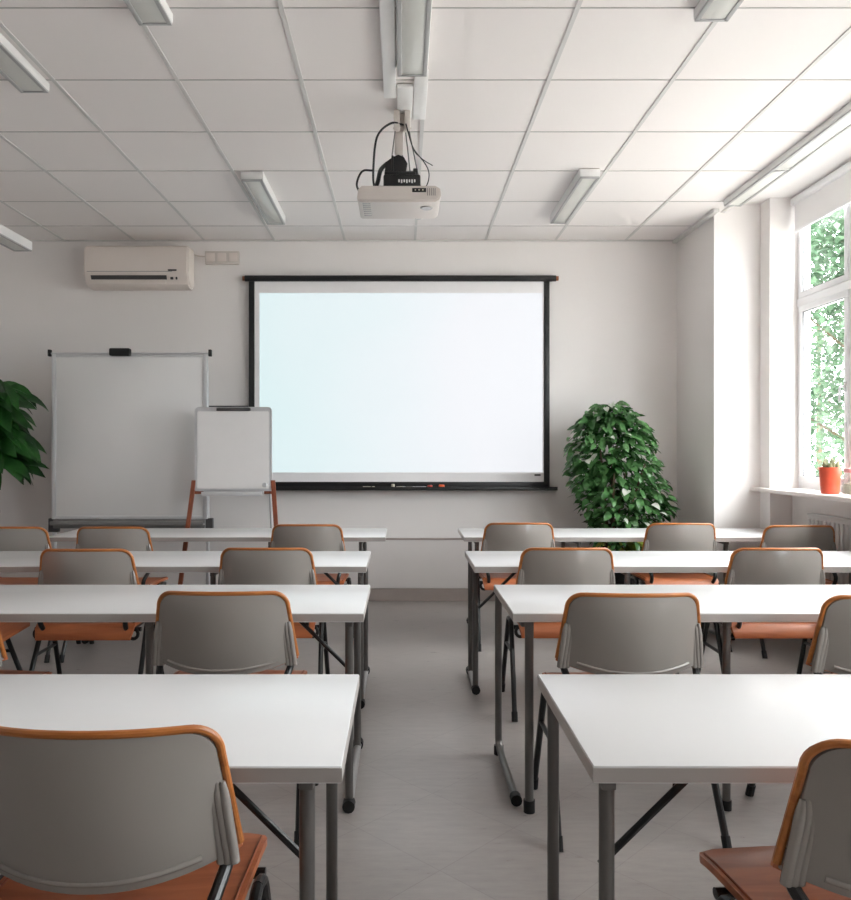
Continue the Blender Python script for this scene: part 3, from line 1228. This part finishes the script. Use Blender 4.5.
bd = 6.8
t = thing('switch_box', 'cream three gang wall switch box right of the air conditioner', 'switch', ((px(205, bd) + px(239, bd)) / 2, BACK_Y, pz(264, bd)))
hw = (px(239, bd) - px(205, bd)) / 2
hh = 13 / F_PX * bd
b = nb()
box(b, -hw, hw, -.035, 0, 0, hh, .006)
obj('box', b, M['switch'], t)
for k in range(3):
    b = nb()
    c = -hw + .05 + k * (2 * hw - .1) / 2
    box(b, c - .038, c + .038, -.042, -.034, .02, hh - .02, .004)
    obj('rocker', b, M['ac'], t)
b = nb()
tube(b, smooth_path([(ax1 - .01, BACK_Y - .012, pz(254, bd)), (px(199, bd), BACK_Y - .01, pz(255.5, bd)), (px(205.5, bd), BACK_Y - .012, pz(256, bd))]), .006, 8)
o = obj('cable', b, M['switch'])
tag(o, 'short cream cable joining the air conditioner and the switch box', 'cable')

# ------------------------------------------------------------------ big whiteboard on a mobile stand
WD = 6.36
wx0, wx1 = px(52, WD), px(208, WD)
wcx, ww = (wx0 + wx1) / 2, (wx1 - wx0) / 2
z_top, z_bot = pz(354.5, WD), pz(519, WD)
t = thing('mobile_whiteboard', 'large mobile whiteboard standing at the back wall, left of the screen', 'whiteboard', (wcx, WD, 0))
b = nb()
box(b, -ww + .03, ww - .03, -.012, .012, z_bot + .02, z_top - .02, .002)
obj('writing_surface', b, M['board'], t)
b = nb()
for sd in (-1, 1):
    box(b, sd * (ww - .022) - .018, sd * (ww - .022) + .018, -.02, .02, z_bot, z_top, .005)
box(b, -ww + .02, ww - .02, -.018, .018, z_top - .024, z_top - .002, .004)
box(b, -ww + .02, ww - .02, -.018, .018, z_bot, z_bot + .028, .004)
obj('frame', b, M['alu'], t)
b = nb()
tube(b, [(-ww - .02, 0, z_top + .008), (ww + .02, 0, z_top + .008)], .008, 10)
obj('top_rail', b, M['alu'], t)
for sd in (-1, 1):
    b = nb()
    box(b, sd * (ww + .018) - .012, sd * (ww + .018) + .012, -.018, .018, z_top - .016, z_top + .04, .004)
    obj('corner_clamp', b, M['rubber'], t)
    b = nb()
    tube(b, [(sd * (ww - .02), .03, z_top - .1), (sd * (ww - .005), .03, .12)], .017, 12)
    obj('post', b, M['alu'], t)
    b = nb()
    box(b, sd * (ww - .005) - .04, sd * (ww - .005) + .04, .004, .056, .66, .775, .006)
    obj('post_clamp', b, M['dark_grey'], t)
    b = nb()
    box(b, sd * (ww - .005) - .025, sd * (ww - .005) + .025, -.28, .33, .09, .13, .006)
    ft = obj('foot', b, M['dark_grey'], t)
    for yy in (-.25, .30):
        b = nb()
        lathe(b, [(0, -.013), (.032, -.013), (.036, -.008), (.036, .008), (.032, .013), (0, .013)], n=20)
        for v in b.verts:
            v.co = Vector((sd * (ww - .005) + v.co.z, yy + v.co.x, .0365 + v.co.y))
        box(b, sd * (ww - .005) - .019, sd * (ww - .005) + .019, yy - .015, yy + .015, .07, .095, .003)
        obj('castor', b, M['rubber'], ft)
b = nb()
box(b, -ww + .02, ww - .02, -.085, -.02, z_bot - .045, z_bot - .03, .003)
box(b, -ww + .02, ww - .02, -.09, -.08, z_bot - .045, z_bot - .012, .003)
box(b, -ww + .02, ww - .02, -.03, .03, z_bot - .075, z_bot - .001, .004)
obj('pen_tray', b, M['mid_grey'], t)
b = nb()
box(b, -.085, .085, -.03, .03, 0, .062, .012)
o = obj('board_eraser', b, M['rubber'])
o.location = (px(122.5, WD), WD - .0515, z_top - .018)
tag(o, 'black eraser clipped on the top rail of the large whiteboard', 'eraser')

# ------------------------------------------------------------------ small flipchart easel
ED = 6.12
ex0, ex1 = px(195, ED), px(272, ED)
ecx, ew = (ex0 + ex1) / 2, (ex1 - ex0) / 2
t = thing('flipchart_easel', 'small flipchart easel with brown wooden legs before the screen corner', 'easel', (ecx, ED, 0))
e_top, e_bot = pz(407, ED), pz(491, ED)


def rrect(hw, z0, z1, r, n=6):
    out = []
    for (cx, cz, a0) in ((hw - r, z1 - r, 0), (-hw + r, z1 - r, 90), (-hw + r * .4, z0 + r * .4, 180), (hw - r * .4, z0 + r * .4, 270)):
        rr = r if a0 < 180 else r * .4
        for k in range(n + 1):
            a = math.radians(a0 + 90 * k / n)
            out.append((cx + rr * math.cos(a), cz + rr * math.sin(a)))
    return out


b = nb()
prism(b, rrect(ew, e_bot, e_top, .035), 'y', -.012, .012)
obj('board_frame', b, M['alu'], t)
b = nb()
prism(b, rrect(ew - .022, e_bot + .02, e_top - .035, .01), 'y', -.0155, -.008)
obj('writing_sheet', b, M['paper'], t)
b = nb()
box(b, -.13, .14, -.028, -.012, e_top - .032, e_top - .006, .004)
obj('clip_bar', b, M['dark_grey'], t)
b = nb()
box(b, -ew + .07, ew - .065, -.075, -.005, e_bot - .035, e_bot - .022, .003)
box(b, -ew + .07, ew - .065, -.08, -.07, e_bot - .035, e_bot - .002, .003)
box(b, -ew + .07, ew - .065, -.012, .012, e_bot - .03, e_bot + .003)
obj('pen_tray', b, M['alu'], t)
b = nb()
box(b, -ew - .01, ew + .01, .013, .033, e_bot - .025, e_bot - .002, .003)
obj('cross_rail', b, M['easel_wood'], t)
for sd in (-1, 1):
    b = nb()
    tube(b, [(sd * (ew - .03), .022, e_top - .12), (sd * (ew - .012), .022, e_bot + .02)], .012, 8)
    obj('upper_strut', b, M['alu'], t)
    b = nb()
    top = Vector((sd * (ew + .008), .0, e_bot + .085))
    bot = Vector((sd * (ew + .11), -.16, 0.0))
    prism(b, [(-.016, -.013), (.016, -.013), (.016, .013), (-.016, .013)], 'z', 0, 1)
    for v in b.verts:
        p = top.lerp(bot, 1 - v.co.z)
        v.co = Vector((p.x + v.co.x, p.y + v.co.y, p.z))
    obj('leg', b, M['easel_wood'], t)
b = nb()
tube(b, [(.28, .05, e_bot + .05), (.28, .30, 0.01)], .010, 8)
obj('rear_leg', b, M['alu'], t)
b = nb()
lathe(b, [(0, 0), (.02, 0), (.02, .006), (.016, .009), (0, .009)], n=16)
for v in b.verts:
    v.co = Vector((ew - .055 + v.co.x, -.0155 - v.co.z, e_bot + .05 + v.co.y))
o = obj('magnet', b, M['alu'])
o.location = (ecx, ED, 0)
tag(o, 'small silver magnet on the lower right corner of the flipchart sheet', 'magnet')

# ------------------------------------------------------------------ bushy plant in the right corner
PX_, PYY = 1.745, 6.38
t = thing('bushy_plant', 'large bushy green plant in the back right corner, beside the screen', 'potted plant', (PX_, PYY, 0))
b = nb()
lathe(b, [(0, 0), (.15, 0), (.16, .02), (.195, .40), (.21, .42), (.21, .46), (.19, .46), (.185, .42), (0, .41)])
obj('pot', b, M['dark_pot'], t)
b = nb()
lathe(b, [(0, .43), (.1, .428), (.188, .422), (.188, .405), (0, .405)], n=24)
obj('soil', b, M['soil'], t)
for k in range(6):
    a = k * 1.05 + .3
    b = nb()
    r1 = .12 + .08 * (k % 3)
    tube(b, smooth_path([(.05 * math.cos(a), .05 * math.sin(a), .41), (.5 * r1 * math.cos(a), .5 * r1 * math.sin(a), .8), (r1 * math.cos(a), r1 * math.sin(a), 1.15 + .08 * (k % 4))]),
         [.014] * 6 + [.009] * 6 + [.005], 8)
    obj('stem', b, M['bark'], t)
PROF = [(.50, .18, .06), (.60, .26, .08), (.70, .31, .10), (.85, .39, .13), (1.0, .43, .075), (1.2, .40, .02), (1.36, .395, -.015), (1.48, .36, -.02), (1.58, .275, -.015), (1.66, .175, -.02), (1.72, .09, -.03)]


def prof_at(z):
    for (z0, r0, s0), (z1, r1, s1) in zip(PROF, PROF[1:]):
        if z0 <= z <= z1:
            k = (z - z0) / (z1 - z0)
            return r0 + (r1 - r0) * k, s0 + (s1 - s0) * k
    return .08, 0


rnd = random.Random(21)
bl, bp, by = nb(), nb(), nb()
for k in range(2000):
    z = .52 + 1.2 * rnd.random() ** .9
    r, sft = prof_at(z)
    a = rnd.uniform(0, 2 * PI)
    q = (rnd.random() ** .45) * r * .9
    base = (sft + q * math.cos(a), q * .62 * math.sin(a), z)
    tilt = rnd.uniform(-.55, .5)
    da = a + rnd.uniform(-.9, .9)
    d = (math.cos(da), math.sin(da), tilt)
    L = rnd.uniform(.065, .125)
    r *= 1 + .12 * math.sin(3 * a + 9 * z)
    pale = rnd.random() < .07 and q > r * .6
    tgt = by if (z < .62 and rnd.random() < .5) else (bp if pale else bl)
    leaf(tgt, base, d, (rnd.uniform(-.5, .5), rnd.uniform(-.9, .3), .8), L, L * rnd.uniform(.42, .6), rnd.uniform(.4, 1.3), rnd.uniform(.1, .4), 4)
obj_leaf('foliage', bl, M['leaf'], t)
o = obj_leaf('pale_foliage', bp, M['leaf_pale'], t)
o['label'] = 'whitish leaves'
o = obj_leaf('low_foliage', by, M['leaf_low'], t)
o['label'] = 'yellowish leaves near the pot'

# ------------------------------------------------------------------ plant at the left edge
LPX, LPY = -3.405, 6.2
b = nb()
lathe(b, [(0, .83), (.15, .83), (.15, .85), (.135, .855), (0, .855)], n=28)
t = thing('plant_stand', 'slim round stand at the left edge carrying the orange pot', 'stand', (LPX, LPY, 0))
obj('stand_top', b, M['easel_wood'], t)
for k in range(3):
    a = PI / 2 + k * 2 * PI / 3
    b = nb()
    tube(b, [(.09 * math.cos(a), .09 * math.sin(a), .83), (.125 * math.cos(a), .125 * math.sin(a), 0)], .013, 8)
    obj('leg', b, M['easel_wood'], t)
t = thing('leafy_plant', 'dark green broad leaved plant in an orange pot at the left edge', 'potted plant', (LPX, LPY, .855))
b = nb()
lathe(b, [(0, 0), (.095, 0), (.1, .01), (.128, .235), (.14, .25), (.142, .285), (.128, .285), (.122, .25), (0, .245)])
obj('pot', b, M['orange_pot'], t)
b = nb()
lathe(b, [(0, .262), (.08, .26), (.126, .255), (.126, .243), (0, .243)], n=24)
obj('soil', b, M['soil'], t)
rnd = random.Random(5)
bl, bs = nb(), nb()
for k in range(110):
    a = rnd.uniform(0, 2 * PI)
    if k < 55:
        a = rnd.uniform(-1.3, 1.0)
    h = rnd.uniform(.12, 1.12)
    r = rnd.uniform(.06, .24)
    p0 = Vector((.04 * math.cos(a), .04 * math.sin(a), .25))
    p2 = Vector((r * math.cos(a), r * .8 * math.sin(a), .25 + h * .72))
    p1 = p0.lerp(p2, .5) + Vector((-.03 * math.cos(a), -.03 * math.sin(a), .08))
    tube(bs, smooth_path([p0, p1, p2], 4), .005, 6)
    L = rnd.uniform(.24, .36)
    if p2.x + L > .64:
        L = max(.16, .64 - p2.x)
    leaf(bl, p2, (math.cos(a), .7 * math.sin(a), rnd.uniform(-.35, .4)), (rnd.uniform(-.3, .3), -rnd.uniform(.3, 1.1), .7), L, rnd.uniform(.10, .15), rnd.uniform(.6, 1.7), .25, 8)
obj_leaf('foliage', bl, M['leaf_dark'], t)
obj('stems', bs, M['stem'], t)

# ------------------------------------------------------------------ outside
b = nb()
box(b, OUT_X + .01, 60, -40, 70, -1.2, -1.0)
struct('ground_outside', b, M['bounce_ground'])


def tree(label, x, y, h, cr, n, m, seed):
    t = thing('garden_tree', label, 'tree', (x, y, -1.0), 0, 'trees outside the window')
    r = random.Random(seed)
    b = nb()
    tube(b, smooth_path([(0, 0, 0), (.05, .03, h * .35), (-.05, 0, h * .75)]), [.10] * 6 + [.06] * 6 + [.03], 10)
    obj('trunk', b, M['bark'], t)
    for k in range(7):
        a = k * 2.4
        z0 = h * (.25 + .07 * k)
        b = nb()
        tube(b, [(0, 0, z0), (cr * .7 * math.cos(a), cr * .7 * math.sin(a), z0 + h * .16)], [.03, .01], 6)
        obj('branch', b, M['bark'], t)
    b = nb()
    blobs = [(r.uniform(-.75, .75) * cr, r.uniform(-.75, .75) * cr, h * r.uniform(.18, 1.0), cr * r.uniform(.28, .5)) for _ in range(48)]
    for k in range(n):
        bx, by_, bz, br_ = r.choice(blobs)
        v = Vector((r.gauss(0, 1), r.gauss(0, 1), r.gauss(0, 1))).normalized() * br_ * r.random() ** .4
        leaf(b, (bx + v.x, by_ + v.y, bz + v.z), (r.gauss(0, 1), r.gauss(0, 1), r.uniform(-.8, .3)), (0, 0, 1), r.uniform(.12, .2), r.uniform(.08, .12), .3, .2, 2)
    obj_leaf('crown', b, m, t)
    return t


tree('pale green leafy tree seen through the left part of the window', 7.9, 12.8, 6.8, 2.2, 15000, M['tree_leaf2'], 3)
tree('fuller green tree behind, seen through the right part of the window', 11.3, 19.0, 9.5, 2.8, 12000, M['tree_leaf'], 4)
tree('distant green tree filling the gap near the window mullion', 14.6, 27.0, 12.0, 3.6, 6000, M['tree_leaf'], 9)

# ------------------------------------------------------------------ light
w = bpy.data.worlds.new('daylight')
scene.world = w
w.use_nodes = True
wn = w.node_tree
bg = wn.nodes['Background']
tc = wn.nodes.new('ShaderNodeTexCoord')
sp = wn.nodes.new('ShaderNodeSeparateXYZ')
ra = wn.nodes.new('ShaderNodeValToRGB')          # overcast sky: brighter towards the zenith
ra.color_ramp.elements[0].position = 0.0
ra.color_ramp.elements[0].color = (0.40, 0.42, 0.44, 1)
ra.color_ramp.elements[1].position = 0.9
ra.color_ramp.elements[1].color = (1.0, 1.0, 1.0, 1)
wn.links.new(tc.outputs['Generated'], sp.inputs['Vector'])
wn.links.new(sp.outputs['Z'], ra.inputs['Fac'])
wn.links.new(ra.outputs['Color'], bg.inputs['Color'])
bg.inputs['Strength'].default_value = 22.5

for n, (y0, y1) in enumerate(WINDOWS, 1):
    l = bpy.data.lights.new('window_portal', 'AREA')
    l.shape = 'RECTANGLE'
    l.size, l.size_y = HEAD_Z - SILL_Z, y1 - y0
    l.cycles.is_portal = True
    o = bpy.data.objects.new('window_portal', l)
    COL.objects.link(o)
    o.location = (GLASS_X + .06, (y0 + y1) / 2, (SILL_Z + HEAD_Z) / 2)
    o.rotation_euler = (0, math.radians(90), 0)

sun = bpy.data.lights.new('sun', 'SUN')
sun.energy = 2.5
sun.angle = math.radians(2)
so = bpy.data.objects.new('sun', sun)
COL.objects.link(so)
so.location = (-6, 0, 12)
so.rotation_euler = Vector((.55, .45, -.9)).to_track_quat('-Z', 'Y').to_euler()

# ------------------------------------------------------------------ camera
cam = bpy.data.cameras.new('camera')
cam.sensor_fit = 'AUTO'
cam.sensor_width = 36.0
cam.lens = F_PX / 900.0 * 36.0
cam.shift_x = (425.5 - VX) / 900.0
cam.clip_start = 0.05
co = bpy.data.objects.new('camera', cam)
COL.objects.link(co)
co.location = (0, 0, CAM_H)
co.rotation_euler = (math.radians(90), 0, 0)
scene.camera = co

vs = scene.view_settings
vs.view_transform = 'Standard'
vs.look = 'None'
vs.gamma = 1.0
vs.use_curve_mapping = False
vs.exposure = EXPO
scene.cycles.max_bounces = 12
scene.cycles.diffuse_bounces = 8
scene.cycles.transparent_max_bounces = 12
